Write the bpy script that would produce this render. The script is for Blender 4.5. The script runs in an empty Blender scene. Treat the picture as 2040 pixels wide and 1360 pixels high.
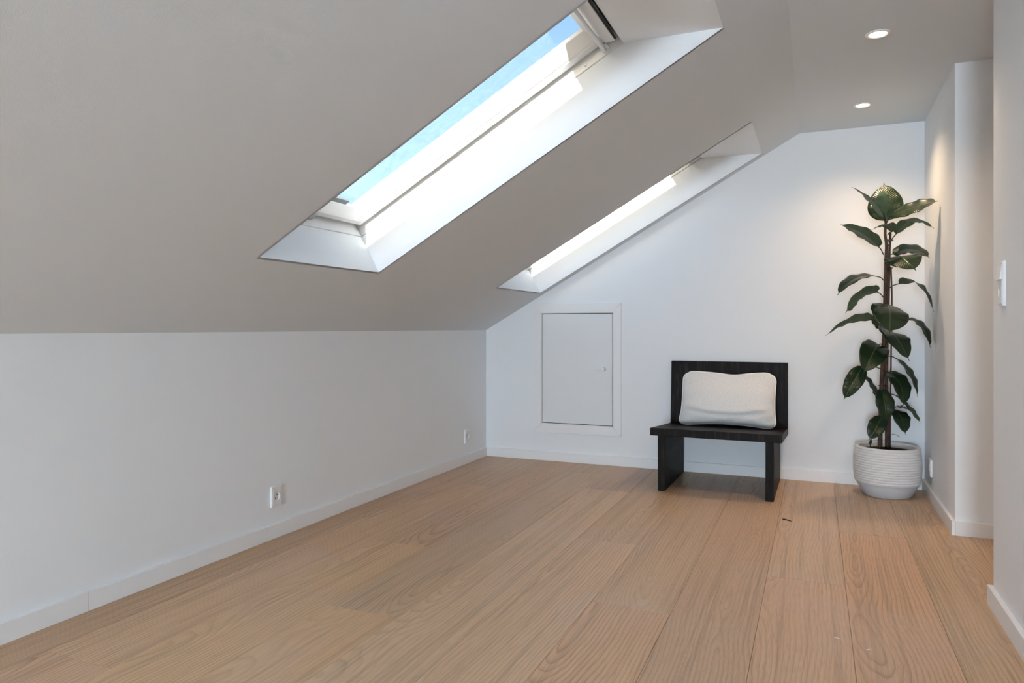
import bpy, bmesh, math, random
from mathutils import Vector, Matrix

# ------------------------------------------------------------------ camera, world, sun, exposure
scene = bpy.context.scene
scene.view_settings.view_transform = 'Standard'
scene.view_settings.look = 'None'
scene.view_settings.exposure = 0.90
scene.view_settings.gamma = 1.0
scene.view_settings.use_curve_mapping = False
scene.cycles.diffuse_bounces = 5
scene.cycles.max_bounces = 7
scene.cycles.glossy_bounces = 2
scene.cycles.use_light_tree = False
scene.cycles.adaptive_threshold = 0.05
scene.cycles.adaptive_min_samples = 12
scene.cycles.caustics_reflective = False
scene.cycles.caustics_refractive = False
scene.cycles.transparent_max_bounces = 16
scene.cycles.sample_clamp_indirect = 12.0

cam_data = bpy.data.cameras.new('camera')
cam_data.sensor_fit = 'HORIZONTAL'
cam_data.sensor_width = 36.0
cam_data.lens = 36.0 * 1413.26 / 2040.0
cam_data.shift_y = -27.5 / 2040.0
cam_data.clip_start = 0.02
cam = bpy.data.objects.new('camera', cam_data)
cam.location = (2.1821, -4.6268, 0.92)
cam.rotation_euler = (math.pi / 2, 0, 0.40417)
scene.collection.objects.link(cam)
scene.camera = cam

SUN_EL = math.radians(16.8)
world = bpy.data.worlds.new('sky_world')
scene.world = world
world.use_nodes = True
wn = world.node_tree
bg = wn.nodes['Background']
sky = wn.nodes.new('ShaderNodeTexSky')
sky.sky_type = 'NISHITA'
sky.sun_disc = False
sky.sun_elevation = SUN_EL
sky.sun_rotation = math.pi
sky.air_density = 1.0
sky.dust_density = 4.0
sky.ozone_density = 2.4
wn.links.new(sky.outputs[0], bg.inputs[0])
bg.inputs[1].default_value = 0.185

sun_data = bpy.data.lights.new('sun', 'SUN')
sun_data.energy = 9.0
sun_data.angle = math.radians(0.6)
sun_data.color = (1.0, 0.99, 0.98)
sun = bpy.data.objects.new('sun', sun_data)
sun.rotation_euler = Vector((0, math.cos(SUN_EL), -math.sin(SUN_EL))).to_track_quat('-Z', 'Y').to_euler()
sun.location = (1, -12, 6)
scene.collection.objects.link(sun)

FILL_SIDE, FILL_BACK = 5.0, 145.0                     # added fill lamps beside and behind the camera, watts

# ------------------------------------------------------------------ helpers
ROOT_COL = scene.collection

def link(o, parent=None):
    ROOT_COL.objects.link(o)
    if parent is not None:
        o.parent = parent
    return o

def tag(o, label=None, cat=None, group=None, kind=None):
    if label: o['label'] = label
    if cat: o['category'] = cat
    if group: o['group'] = group
    if kind: o['kind'] = kind
    return o

def empty(name, loc=(0, 0, 0), rot=(0, 0, 0)):
    o = bpy.data.objects.new(name, None)
    o.empty_display_size = 0.05
    o.location = loc
    o.rotation_euler = rot
    return link(o)

def mesh_obj(name, verts, faces, mats, parent=None, smooth=False, midx=None, bevel=0.0, bevel_seg=2, uv=None, fix=True):
    me = bpy.data.meshes.new(name)
    me.from_pydata([tuple(v) for v in verts], [], faces)
    if not isinstance(mats, (list, tuple)):
        mats = [mats]
    for m in mats:
        me.materials.append(m)
    if midx:
        for p, i in zip(me.polygons, midx):
            p.material_index = i
    if uv:
        lay = me.uv_layers.new(name='UVMap')
        for lp in me.loops:
            lay.data[lp.index].uv = uv[lp.vertex_index]
    if fix or bevel > 0:
        bm = bmesh.new()
        bm.from_mesh(me)
        if fix:
            bmesh.ops.recalc_face_normals(bm, faces=bm.faces)
        if bevel > 0:
            bmesh.ops.bevel(bm, geom=list(bm.edges), offset=bevel, segments=bevel_seg, profile=0.5, affect='EDGES', clamp_overlap=True)
        bm.to_mesh(me)
        bm.free()
    if smooth:
        for p in me.polygons:
            p.use_smooth = True
    me.update()
    o = bpy.data.objects.new(name, me)
    return link(o, parent)

BOXF = [(0, 3, 2, 1), (4, 5, 6, 7), (0, 1, 5, 4), (1, 2, 6, 5), (2, 3, 7, 6), (3, 0, 4, 7)]

def box_v(a, b):
    (x0, y0, z0), (x1, y1, z1) = a, b
    return [(x0, y0, z0), (x1, y0, z0), (x1, y1, z0), (x0, y1, z0), (x0, y0, z1), (x1, y0, z1), (x1, y1, z1), (x0, y1, z1)]

def box(name, a, b, mat, parent=None, bevel=0.0, seg=2):
    return mesh_obj(name, box_v(a, b), BOXF, mat, parent, bevel=bevel, bevel_seg=seg)

def multi(name, hexes, mat, parent=None):
    """several eight-cornered blocks in one mesh"""
    vs, fs = [], []
    for h in hexes:
        n = len(vs)
        vs += list(h)
        fs += [tuple(i + n for i in f) for f in BOXF]
    return mesh_obj(name, vs, fs, mat, parent)

def tube(name, pts, radii, mat, parent=None, seg=10, close=False):
    pts = [Vector(p) for p in pts]
    n = len(pts)
    if not isinstance(radii, (list, tuple)):
        radii = [radii] * n
    vs, fs = [], []
    up = Vector((0.137, 0.311, 0.94)).normalized()
    for i, p in enumerate(pts):
        if close:
            t = (pts[(i + 1) % n] - pts[i - 1]).normalized()
        else:
            t = (pts[min(i + 1, n - 1)] - pts[max(i - 1, 0)]).normalized()
        a = t.cross(up)
        if a.length < 1e-3:
            a = t.cross(Vector((1, 0, 0)))
        a.normalize()
        b = t.cross(a).normalized()
        up = a.cross(t).normalized() if not close else up
        for k in range(seg):
            an = 2 * math.pi * k / seg
            vs.append(p + (a * math.cos(an) + b * math.sin(an)) * radii[i])
    rng = n if close else n - 1
    for i in range(rng):
        j = (i + 1) % n
        for k in range(seg):
            fs.append((i * seg + k, i * seg + (k + 1) % seg, j * seg + (k + 1) % seg, j * seg + k))
    if not close:
        fs.append(tuple(range(seg))[::-1])
        fs.append(tuple((n - 1) * seg + k for k in range(seg)))
    return mesh_obj(name, vs, fs, mat, parent, smooth=True)

def catmull(pts, per=6):
    P = [Vector(p) for p in pts]
    P = [P[0] * 2 - P[1]] + P + [P[-1] * 2 - P[-2]]
    out = []
    for i in range(1, len(P) - 2):
        for k in range(per):
            t = k / per
            a, b, c, d = P[i - 1], P[i], P[i + 1], P[i + 2]
            out.append(0.5 * ((2 * b) + (c - a) * t + (2 * a - 5 * b + 4 * c - d) * t * t + (3 * b - a - 3 * c + d) * t ** 3))
    out.append(P[-2])
    return out

def lathe(name, prof, mat, parent=None, seg=64, smooth=True):
    """closed-of-revolution around local z: prof = [(r, z), ...]"""
    vs, fs = [], []
    for r, z in prof:
        for k in range(seg):
            a = 2 * math.pi * k / seg
            vs.append((r * math.cos(a), r * math.sin(a), z))
    for i in range(len(prof) - 1):
        for k in range(seg):
            fs.append((i * seg + k, i * seg + (k + 1) % seg, (i + 1) * seg + (k + 1) % seg, (i + 1) * seg + k))
    if prof[0][0] > 0:
        fs.append(tuple(range(seg))[::-1])
    if prof[-1][0] > 0:
        n = (len(prof) - 1) * seg
        fs.append(tuple(n + k for k in range(seg)))
    return mesh_obj(name, vs, fs, mat, parent, smooth=smooth)

# ------------------------------------------------------------------ materials
class NT:
    def __init__(self, name):
        self.m = bpy.data.materials.new(name)
        self.m.use_nodes = True
        self.t = self.m.node_tree
        self.b = self.t.nodes['Principled BSDF']
        self.out = self.t.nodes['Material Output']
    def n(self, typ, **kw):
        nd = self.t.nodes.new(typ)
        for k, v in kw.items():
            if k.startswith('i_'):
                key = k[2:]
                key = int(key) if key.isdigit() else key.replace('_', ' ')
                nd.inputs[key].default_value = v
            else:
                setattr(nd, k, v)
        return nd
    def l(self, a, b):
        self.t.links.new(a, b)
    def math(self, op, a, b=None, c=None):
        nd = self.t.nodes.new('ShaderNodeMath')
        nd.operation = op
        for i, v in enumerate((a, b, c)):
            if v is None:
                continue
            if isinstance(v, (int, float)):
                nd.inputs[i].default_value = v
            else:
                self.l(v, nd.inputs[i])
        return nd.outputs[0]
    def ramp(self, fac, stops, interp='LINEAR'):
        nd = self.t.nodes.new('ShaderNodeValToRGB')
        nd.color_ramp.interpolation = interp
        el = nd.color_ramp.elements
        while len(el) < len(stops):
            el.new(0.5)
        for e, (p, c) in zip(el, stops):
            e.position = p
            e.color = (c[0], c[1], c[2], 1) if isinstance(c, (tuple, list)) else (c, c, c, 1)
        self.l(fac, nd.inputs[0])
        return nd.outputs[0]
    def mix(self, fac, a, b, blend='MIX'):
        nd = self.t.nodes.new('ShaderNodeMix')
        nd.data_type = 'RGBA'
        nd.blend_type = blend
        for key, v in ((0, fac), (6, a), (7, b)):
            if isinstance(v, (int, float)):
                nd.inputs[key].default_value = v
            elif isinstance(v, (tuple, list)):
                nd.inputs[key].default_value = (v[0], v[1], v[2], 1)
            else:
                self.l(v, nd.inputs[key])
        return nd.outputs[2]
    def bump(self, height, strength, dist):
        nd = self.n('ShaderNodeBump', i_Strength=strength, i_Distance=dist)
        self.l(height, nd.inputs['Height'])
        self.l(nd.outputs[0], self.b.inputs['Normal'])
        return nd

def plain(name, col, rough=0.5, spec=0.5, metal=0.0):
    t = NT(name)
    t.b.inputs['Base Color'].default_value = (*col, 1)
    t.b.inputs['Roughness'].default_value = rough
    t.b.inputs['Specular IOR Level'].default_value = spec
    t.b.inputs['Metallic'].default_value = metal
    return t.m

def paint(name, col, rough=0.65, spec=0.3, scale=420.0, strength=0.08):
    t = NT(name)
    tc = t.n('ShaderNodeTexCoord')
    nz = t.n('ShaderNodeTexNoise', i_Scale=scale, i_Detail=0.0)
    t.l(tc.outputs['Object'], nz.inputs['Vector'])
    t.b.inputs['Base Color'].default_value = (*col, 1)
    t.b.inputs['Roughness'].default_value = rough
    t.b.inputs['Specular IOR Level'].default_value = spec
    t.bump(nz.outputs[0], strength, 0.002)
    return t.m

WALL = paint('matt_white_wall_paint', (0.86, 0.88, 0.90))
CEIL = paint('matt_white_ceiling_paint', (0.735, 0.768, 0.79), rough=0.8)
TRIM = paint('satin_white_trim_paint', (0.87, 0.87, 0.875), rough=0.4, spec=0.4, scale=60, strength=0.02)
LAC = plain('white_lacquered_window_wood', (0.86, 0.86, 0.85), 0.35)
PLASTIC = plain('white_plastic', (0.84, 0.84, 0.84), 0.3)
GREYPLASTIC = plain('grey_plastic', (0.45, 0.46, 0.47), 0.4)
CLAD = plain('grey_aluminium_cladding', (0.22, 0.23, 0.24), 0.5)
BLACK = plain('black_rubber', (0.012, 0.012, 0.012), 0.6)
HOLE = plain('dark_pin_hole', (0.01, 0.01, 0.01), 0.8)

def glass_mat():
    t = NT('window_glass')
    tr = t.n('ShaderNodeBsdfTransparent')
    tr.inputs[0].default_value = (0.96, 0.985, 0.98, 1)
    gl = t.n('ShaderNodeBsdfGlossy', i_Roughness=0.0)
    lw = t.n('ShaderNodeLayerWeight', i_Blend=0.5)
    p5 = t.math('POWER', lw.outputs['Facing'], 5.0)
    mx = t.n('ShaderNodeMixShader')
    t.l(t.math('ADD', t.math('MULTIPLY', p5, 0.60), 0.020), mx.inputs[0])
    t.l(tr.outputs[0], mx.inputs[1])
    t.l(gl.outputs[0], mx.inputs[2])
    t.l(mx.outputs[0], t.out.inputs[0])
    return t.m
GLASS = glass_mat()

def oak_floor():
    t = NT('oiled_oak_plank')
    tc = t.n('ShaderNodeTexCoord')
    oi = t.n('ShaderNodeObjectInfo')
    wn1 = t.n('ShaderNodeTexWhiteNoise', noise_dimensions='1D')
    t.l(oi.outputs['Random'], wn1.inputs['W'])
    sp = t.n('ShaderNodeSeparateColor')
    t.l(wn1.outputs['Color'], sp.inputs[0])
    r1, r2, r3 = sp.outputs[0], sp.outputs[1], sp.outputs[2]
    xyz = t.n('ShaderNodeSeparateXYZ')
    t.l(tc.outputs['Object'], xyz.inputs[0])
    X, Y = xyz.outputs[0], xyz.outputs[1]
    seed = t.math('MULTIPLY', oi.outputs['Random'], 37.0)
    def coord(sx, sy, add=0.0):
        c = t.n('ShaderNodeCombineXYZ')
        t.l(t.math('MULTIPLY', X, sx), c.inputs[0])
        t.l(t.math('MULTIPLY', Y, sy), c.inputs[1])
        t.l(t.math('ADD', seed, add), c.inputs[2])
        return c.outputs[0]
    def noise(sx, sy, detail=2.0, rough=0.5, add=0.0):
        nd = t.n('ShaderNodeTexNoise', i_Scale=1.0, i_Detail=detail, i_Roughness=rough)
        t.l(coord(sx, sy, add), nd.inputs['Vector'])
        return nd.outputs[0]
    # the board as a flat cut through a slightly bent trunk
    bend = t.math('SUBTRACT', noise(1.6, 0.65, 2.0, 0.5, 1.3), 0.5)
    rise = t.math('SUBTRACT', noise(1.2, 0.85, 2.5, 0.5, 7.7), 0.5)
    wob = t.math('SUBTRACT', noise(11.0, 1.5, 3.0, 0.55, 4.1), 0.5)
    vc = t.math('ADD', X, t.math('MULTIPLY', t.math('SUBTRACT', r1, 0.5), 0.34))
    vc = t.math('ADD', vc, t.math('MULTIPLY', bend, 0.16))
    dc = t.math('ADD', t.math('MULTIPLY', t.math('SUBTRACT', r2, 0.35), 0.12), t.math('MULTIPLY', Y, t.math('MULTIPLY', t.math('SUBTRACT', r3, 0.5), 0.11)))
    dc = t.math('ADD', dc, t.math('MULTIPLY', rise, 0.34))
    rad = t.math('SQRT', t.math('ADD', t.math('MULTIPLY', vc, vc), t.math('MULTIPLY', dc, dc)))
    rad = t.math('ADD', rad, t.math('MULTIPLY', wob, 0.020))
    fine = t.math('SUBTRACT', noise(55.0, 12.0, 2.0, 0.5, 2.2), 0.5)
    rad = t.math('ADD', rad, t.math('MULTIPLY', fine, 0.0035))
    ring = t.math('FRACT', t.math('MULTIPLY', rad, 76.0))
    ringv = t.ramp(ring, [(0.0, 0.05), (0.40, 0.0), (0.70, 0.35), (0.90, 1.0), (1.0, 0.25)])
    amp = t.ramp(noise(3.0, 1.2, 2.0, 0.5, 9.1), [(0.3, 0.25), (0.7, 1.0)])
    ringv = t.math('MULTIPLY', t.math('MULTIPLY', ringv, amp), t.math('ADD', t.math('MULTIPLY', r2, 0.5), 0.6))
    pores = t.ramp(noise(420.0, 14.0, 1.0, 0.6, 3.0), [(0.36, 1.0), (0.50, 0.0)])
    streak = noise(60.0, 1.3, 3.0, 0.6, 5.0)
    base = t.mix(streak, (0.585, 0.362, 0.210), (0.755, 0.500, 0.305))
    dark = t.mix(streak, (0.325, 0.193, 0.106), (0.415, 0.255, 0.145))
    col = t.mix(t.math('MULTIPLY', ringv, 0.80), base, dark)
    col = t.mix(t.math('MULTIPLY', pores, 0.16), col, (0.17, 0.10, 0.06))
    lines = t.ramp(noise(34.0, 0.45, 3.0, 0.65, 6.4), [(0.52, 0.0), (0.62, 1.0), (0.66, 0.0)])
    col = t.mix(t.math('MULTIPLY', lines, 0.30), col, (0.22, 0.14, 0.09))
    tone = t.n('ShaderNodeHueSaturation')
    t.l(col, tone.inputs['Color'])
    t.l(t.math('ADD', t.math('MULTIPLY', r3, 0.012), 0.494), tone.inputs['Hue'])
    t.l(t.math('ADD', t.math('MULTIPLY', r2, 0.16), 0.88), tone.inputs['Saturation'])
    t.l(t.math('ADD', t.math('MULTIPLY', r1, 0.22), 0.87), tone.inputs['Value'])
    # dried cleaning film and dust, in shapes of their own across the boards
    geo = t.n('ShaderNodeNewGeometry')
    dn = t.n('ShaderNodeTexNoise', i_Scale=1.6, i_Detail=3.0, i_Roughness=0.45)
    t.l(geo.outputs['Position'], dn.inputs['Vector'])
    dust = t.ramp(dn.outputs[0], [(0.52, 0.0), (0.60, 1.0)])
    col = t.mix(t.math('MULTIPLY', dust, 0.10), tone.outputs[0], (0.60, 0.52, 0.50))
    t.l(col, t.b.inputs['Base Color'])
    t.l(t.math('ADD', t.math('MULTIPLY', ringv, 0.10), 0.42), t.b.inputs['Roughness'])
    t.b.inputs['Specular IOR Level'].default_value = 0.35
    t.bump(pores, -0.10, 0.0006)
    return t.m
OAK = oak_floor()

def dark_oak():
    t = NT('black_brown_stained_oak')
    tc = t.n('ShaderNodeTexCoord')
    mp = t.n('ShaderNodeMapping')
    mp.inputs['Scale'].default_value = (38, 38, 3.0)
    t.l(tc.outputs['Object'], mp.inputs[0])
    nz = t.n('ShaderNodeTexNoise', i_Scale=1.0, i_Detail=5.0, i_Roughness=0.6, i_Distortion=0.6)
    t.l(mp.outputs[0], nz.inputs['Vector'])
    mp2 = t.n('ShaderNodeMapping')
    mp2.inputs['Scale'].default_value = (260, 260, 12.0)
    t.l(tc.outputs['Object'], mp2.inputs[0])
    fz = t.n('ShaderNodeTexNoise', i_Scale=1.0, i_Detail=2.0)
    t.l(mp2.outputs[0], fz.inputs['Vector'])
    f = t.math('MULTIPLY', nz.outputs[0], t.math('ADD', fz.outputs[0], 0.5))
    col = t.ramp(f, [(0.30, (0.005, 0.004, 0.0038)), (0.52, (0.0115, 0.0085, 0.0075)), (0.74, (0.036, 0.027, 0.022))])
    t.l(col, t.b.inputs['Base Color'])
    t.b.inputs['Roughness'].default_value = 0.52
    t.b.inputs['Specular IOR Level'].default_value = 0.14
    t.bump(fz.outputs[0], 0.15, 0.0006)
    return t.m
DARKOAK = dark_oak()

def linen():
    t = NT('oatmeal_woven_linen')
    tc = t.n('ShaderNodeTexCoord')
    def thread(sc, rot):
        mp = t.n('ShaderNodeMapping')
        mp.inputs['Scale'].default_value = sc
        t.l(tc.outputs['UV'], mp.inputs[0])
        nz = t.n('ShaderNodeTexNoise', i_Scale=1.0, i_Detail=2.0, i_Roughness=0.6)
        t.l(mp.outputs[0], nz.inputs['Vector'])
        return nz.outputs[0]
    a = thread((330, 30, 1), 0)
    b = thread((30, 250, 1), 0)
    f = t.math('MULTIPLY', t.math('ADD', a, b), 0.5)
    col = t.ramp(f, [(0.36, (0.62, 0.60, 0.58)), (0.50, (0.78, 0.765, 0.745)), (0.64, (0.88, 0.87, 0.855))])
    t.l(col, t.b.inputs['Base Color'])
    t.b.inputs['Roughness'].default_value = 0.9
    t.b.inputs['Specular IOR Level'].default_value = 0.15
    t.b.inputs['Sheen Weight'].default_value = 0.15
    t.bump(f, 0.5, 0.0015)
    return t.m
LINEN = linen()
PIPING = plain('pale_linen_piping', (0.88, 0.865, 0.845), 0.85, 0.15)

def leaf_mat(name, lo, hi, rib, rough, spec, trans):
    t = NT(name)
    uv = t.n('ShaderNodeUVMap')
    sx = t.n('ShaderNodeSeparateXYZ')
    t.l(uv.outputs[0], sx.inputs[0])
    a = t.math('ABSOLUTE', t.math('SUBTRACT', sx.outputs[0], 0.5))
    ribm = t.ramp(a, [(0.008, 1.0), (0.03, 0.0)])
    vein = t.math('SINE', t.math('ADD', t.math('MULTIPLY', sx.outputs[1], 150.0), t.math('MULTIPLY', a, -55.0)))
    nz = t.n('ShaderNodeTexNoise', i_Scale=9.0, i_Detail=3.0)
    tc = t.n('ShaderNodeTexCoord')
    t.l(tc.outputs['Object'], nz.inputs['Vector'])
    col = t.mix(nz.outputs[0], lo, hi)
    col = t.mix(t.math('MULTIPLY', t.math('ADD', vein, 1.0), 0.05), col, rib)
    col = t.mix(t.math('MULTIPLY', ribm, 0.75), col, rib)
    t.l(col, t.b.inputs['Base Color'])
    t.b.inputs['Roughness'].default_value = rough
    t.b.inputs['Specular IOR Level'].default_value = spec
    t.bump(t.math('ADD', t.math('MULTIPLY', vein, 0.5), t.math('MULTIPLY', ribm, 2.0)), 0.35, 0.0012)
    if trans:
        tl = t.n('ShaderNodeBsdfTranslucent')
        tl.inputs[0].default_value = (0.12, 0.20, 0.02, 1)
        mx = t.n('ShaderNodeMixShader', i_0=trans)
        t.l(t.b.outputs[0], mx.inputs[1])
        t.l(tl.outputs[0], mx.inputs[2])
        t.l(mx.outputs[0], t.out.inputs[0])
    return t.m
LEAFTOP = leaf_mat('glossy_dark_leaf_top', (0.007, 0.018, 0.009), (0.016, 0.038, 0.016), (0.10, 0.16, 0.06), 0.28, 0.42, 0.05)
LEAFBACK = leaf_mat('dull_green_leaf_underside', (0.070, 0.120, 0.064), (0.105, 0.165, 0.090), (0.16, 0.20, 0.09), 0.5, 0.4, 0.06)

def bark():
    t = NT('brown_plant_stem')
    tc = t.n('ShaderNodeTexCoord')
    mp = t.n('ShaderNodeMapping')
    mp.inputs['Scale'].default_value = (60, 60, 25)
    t.l(tc.outputs['Object'], mp.inputs[0])
    nz = t.n('ShaderNodeTexNoise', i_Scale=1.0, i_Detail=4.0)
    t.l(mp.outputs[0], nz.inputs['Vector'])
    col = t.ramp(nz.outputs[0], [(0.3, (0.030, 0.018, 0.012)), (0.7, (0.125, 0.070, 0.040))])
    t.l(col, t.b.inputs['Base Color'])
    t.b.inputs['Roughness'].default_value = 0.7
    t.bump(nz.outputs[0], 0.5, 0.002)
    return t.m
BARK = bark()
PETIOLE = plain('dark_green_leaf_stalk', (0.035, 0.055, 0.022), 0.45)
CANE = plain('reddish_brown_plant_cane', (0.10, 0.038, 0.025), 0.6)
TIEGREEN = plain('green_tie_wire', (0.02, 0.09, 0.075), 0.4)

def ceramic(name, col, speck, bumpy):
    t = NT(name)
    tc = t.n('ShaderNodeTexCoord')
    vo = t.n('ShaderNodeTexVoronoi', i_Scale=62.0)
    t.l(tc.outputs['Object'], vo.inputs['Vector'])
    wnz = t.n('ShaderNodeTexWhiteNoise')
    t.l(vo.outputs['Position'], wnz.inputs['Vector'])
    dots = t.math('MULTIPLY', t.math('LESS_THAN', vo.outputs['Distance'], 0.13), t.math('GREATER_THAN', wnz.outputs['Value'], speck))
    nz = t.n('ShaderNodeTexNoise', i_Scale=25.0, i_Detail=4.0)
    t.l(tc.outputs['Object'], nz.inputs['Vector'])
    c0 = t.mix(nz.outputs[0], tuple(c * 0.90 for c in col), col)
    t.l(t.mix(t.math('MULTIPLY', dots, 0.75), c0, (0.12, 0.11, 0.10)), t.b.inputs['Base Color'])
    t.b.inputs['Roughness'].default_value = 0.7
    t.b.inputs['Specular IOR Level'].default_value = 0.25
    t.bump(nz.outputs[0], bumpy, 0.002)
    return t.m
POTWHITE = ceramic('speckled_white_stoneware', (0.80, 0.79, 0.78), 0.86, 0.35)
POTGREY = ceramic('smooth_grey_stoneware', (0.56, 0.56, 0.575), 0.97, 0.08)
SOIL = paint('dark_potting_soil', (0.035, 0.022, 0.016), rough=0.95, spec=0.1, scale=120, strength=1.0)

def emit(name, col, strength):
    t = NT(name)
    e = t.n('ShaderNodeEmission', i_Strength=strength)
    e.inputs[0].default_value = (*col, 1)
    t.l(e.outputs[0], t.out.inputs[0])
    return t.m
LAMPLENS = emit('warm_lit_lamp_lens', (1.0, 0.80, 0.52), 6.0)

# ------------------------------------------------------------------ the room
ZK, ZC, XS = 0.902, 2.0938, 2.0921          # knee wall height, flat ceiling height, where slope meets ceiling
TH = math.atan2(ZC - ZK, XS)
SLEN = XS / math.cos(TH)
XR = 2.752                                   # wall beside the plant
YN = -0.954                                  # front of the passage
XF, YF = 2.725, -1.838                       # front wall on the right, its end
YB = -10.6                                   # far end of the room, behind the camera
XH = 3.9                                     # end of the passage
BBH, BBT = 0.063, 0.014

def SP(s, y, n):
    return Vector((s * math.cos(TH) - n * math.sin(TH), y, ZK + s * math.sin(TH) + n * math.cos(TH)))

def struct(o):
    o['kind'] = 'structure'
    return o

# floor: subfloor slab with oak planks laid on it
floor = struct(box('floor', (-0.1, YB - 0.1, -0.10), (XH + 0.1, 0.12, -0.0145), plain('dark_subfloor', (0.03, 0.02, 0.015), 0.9)))
tag(floor, 'pale oak plank floor running towards the end wall')
PW = 0.2637
JOINTS = {0: [-1.25, -3.65], 1: [-0.90, -3.29], 2: [-2.03], 3: [-0.32, -2.70], 4: [-0.72, -3.25], 5: [-1.653], 6: [-2.328],
          7: [-0.50, -3.05], 8: [-1.837], 9: [-1.107, -3.45], 10: [-0.42, -2.85], 11: [-1.5], 12: [-1.2], 13: [-1.6], 14: [-1.3], 15: [-1.4]}
plank_cache = {}
rnd = random.Random(5)
for row in range(0, 16):
    x0 = max(0.0, 0.171 + PW * (row - 1))
    x1 = min(XH, 0.171 + PW * row)
    if x1 - x0 < 0.01:
        continue
    lo = YB if row <= 10 else YF
    hi = 0.0 if row <= 9 else (0.0 if row == 10 else YN)
    js = sorted(j for j in JOINTS[row] if lo < j < hi)
    more = [js[0] - 2.4 * k for k in range(1, 4) if js and js[0] - 2.4 * k > lo + 0.1]
    ys = [lo] + sorted(more) + js + [hi]
    for a, b in zip(ys[:-1], ys[1:]):
        w, d = x1 - x0 - 0.0007, b - a - 0.0007
        key = (round(w, 3), round(d, 3))
        if key not in plank_cache:
            c = 0.0009
            hw, hd = w / 2, d / 2
            vs = [(-hw, -hd, -0.014), (hw, -hd, -0.014), (hw, hd, -0.014), (-hw, hd, -0.014),
                  (-hw, -hd, -c), (hw, -hd, -c), (hw, hd, -c), (-hw, hd, -c),
                  (-hw + c, -hd + c, 0), (hw - c, -hd + c, 0), (hw - c, hd - c, 0), (-hw + c, hd - c, 0)]
            fs = [(0, 3, 2, 1)] + [(i, (i + 1) % 4, (i + 1) % 4 + 4, i + 4) for i in range(4)] + \
                 [(i + 4, (i + 1) % 4 + 4, (i + 1) % 4 + 8, i + 8) for i in range(4)] + [(8, 9, 10, 11)]
            me = bpy.data.meshes.new('plank')
            me.from_pydata(vs, [], fs)
            me.materials.append(OAK)
            plank_cache[key] = me
        p = bpy.data.objects.new('plank', plank_cache[key])
        p.location = ((x0 + x1) / 2, (a + b) / 2, 0)
        link(p, floor)

# walls
wall_left = struct(box('wall_left', (-0.1, YB, -0.02), (0.0, 0.0, ZK), WALL))
tag(wall_left, 'low white knee wall under the sloping ceiling')
DX0, DX1, DZ0, DZ1 = 0.431, 0.937, 0.259, 1.018          # hatch opening
def zs(x):
    return min(ZC, ZK + (ZC - ZK) * x / XS)
def strip(x0, x1, za0, za1, zb0, zb1):
    return [(x0, 0, za0), (x1, 0, zb0), (x1, 0.12, zb0), (x0, 0.12, za0), (x0, 0, za1), (x1, 0, zb1), (x1, 0.12, zb1), (x0, 0.12, za1)]
wall_end = struct(multi('wall_end', [
    strip(-0.1, DX0, -0.02, zs(-0.1), -0.02, zs(DX0)),
    strip(DX0, DX1, -0.02, DZ0, -0.02, DZ0),
    strip(DX0, DX1, DZ1, zs(DX0), DZ1, zs(DX1)),
    strip(DX1, XS, -0.02, zs(DX1), -0.02, ZC),
    strip(XS, XR + 0.1, -0.02, ZC, -0.02, ZC)], WALL))
tag(wall_end, 'white end wall under the slanted ceiling')
wall_right = struct(box('wall_right', (XR, YN, -0.02), (XR + 0.1, 0.0, ZC), WALL))
tag(wall_right, 'short white side wall behind the plant')
wall_passage = struct(box('wall_passage', (XR + 0.1, YN, -0.02), (XH, YN + 0.1, ZC), WALL))
tag(wall_passage, 'white wall of the side passage')
wall_front = struct(box('wall_front', (XF, YB, -0.02), (XF + 0.12, YF, ZC), WALL))
tag(wall_front, 'white front wall on the right carrying the switch')
wall_hall = struct(multi('wall_hall', [box_v((XF + 0.12, YF - 0.1, -0.02), (XH, YF, ZC)), box_v((XH, YF - 0.1, -0.02), (XH + 0.1, YN + 0.1, ZC))], WALL))
wall_back = struct(multi('wall_back', [
    [(-0.1, YB - 0.1, -0.02), (XS, YB - 0.1, -0.02), (XS, YB, -0.02), (-0.1, YB, -0.02), (-0.1, YB - 0.1, zs(-0.1)), (XS, YB - 0.1, ZC), (XS, YB, ZC), (-0.1, YB, zs(-0.1))],
    box_v((XS, YB - 0.1, -0.02), (XF + 0.12, YB, ZC))], WALL))

# sloping ceiling with the rooflight openings
S0, S1 = 0.519, 2.168
SPAN = 1.9555
WY = [(-2.754, -2.040), (-2.754 + SPAN, -2.040 + SPAN), (-2.754 - SPAN, -2.040 - SPAN)]
ybr = sorted([YB, 0.0] + [v for w in WY for v in w])
sbr = [-0.12, S0, S1, SLEN]
vs, fs = [], []
def isopen(si, ya, yb):
    return si == 1 and any(abs(ya - w[0]) < 1e-6 and abs(yb - w[1]) < 1e-6 for w in WY)
for j in range(len(ybr) - 1):
    for i in range(3):
        if isopen(i, ybr[j], ybr[j + 1]):
            continue
        n = len(vs)
        vs += [SP(sbr[i], ybr[j], 0), SP(sbr[i + 1], ybr[j], 0), SP(sbr[i + 1], ybr[j + 1], 0), SP(sbr[i], ybr[j + 1], 0)]
        fs.append((n, n + 1, n + 2, n + 3))
me = bpy.data.meshes.new('ceiling_sloped')
me.from_pydata([tuple(v) for v in vs], [], fs)
bm = bmesh.new(); bm.from_mesh(me)
bmesh.ops.remove_doubles(bm, verts=bm.verts, dist=1e-5)
bm.to_mesh(me); bm.free()
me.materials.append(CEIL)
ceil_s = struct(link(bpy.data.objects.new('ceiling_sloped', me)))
tag(ceil_s, 'white sloping ceiling with two deep roof windows')
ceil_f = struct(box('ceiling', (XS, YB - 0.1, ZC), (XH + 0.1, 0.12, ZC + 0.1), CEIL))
tag(ceil_f, 'flat white ceiling strip with recessed lamps')

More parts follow.
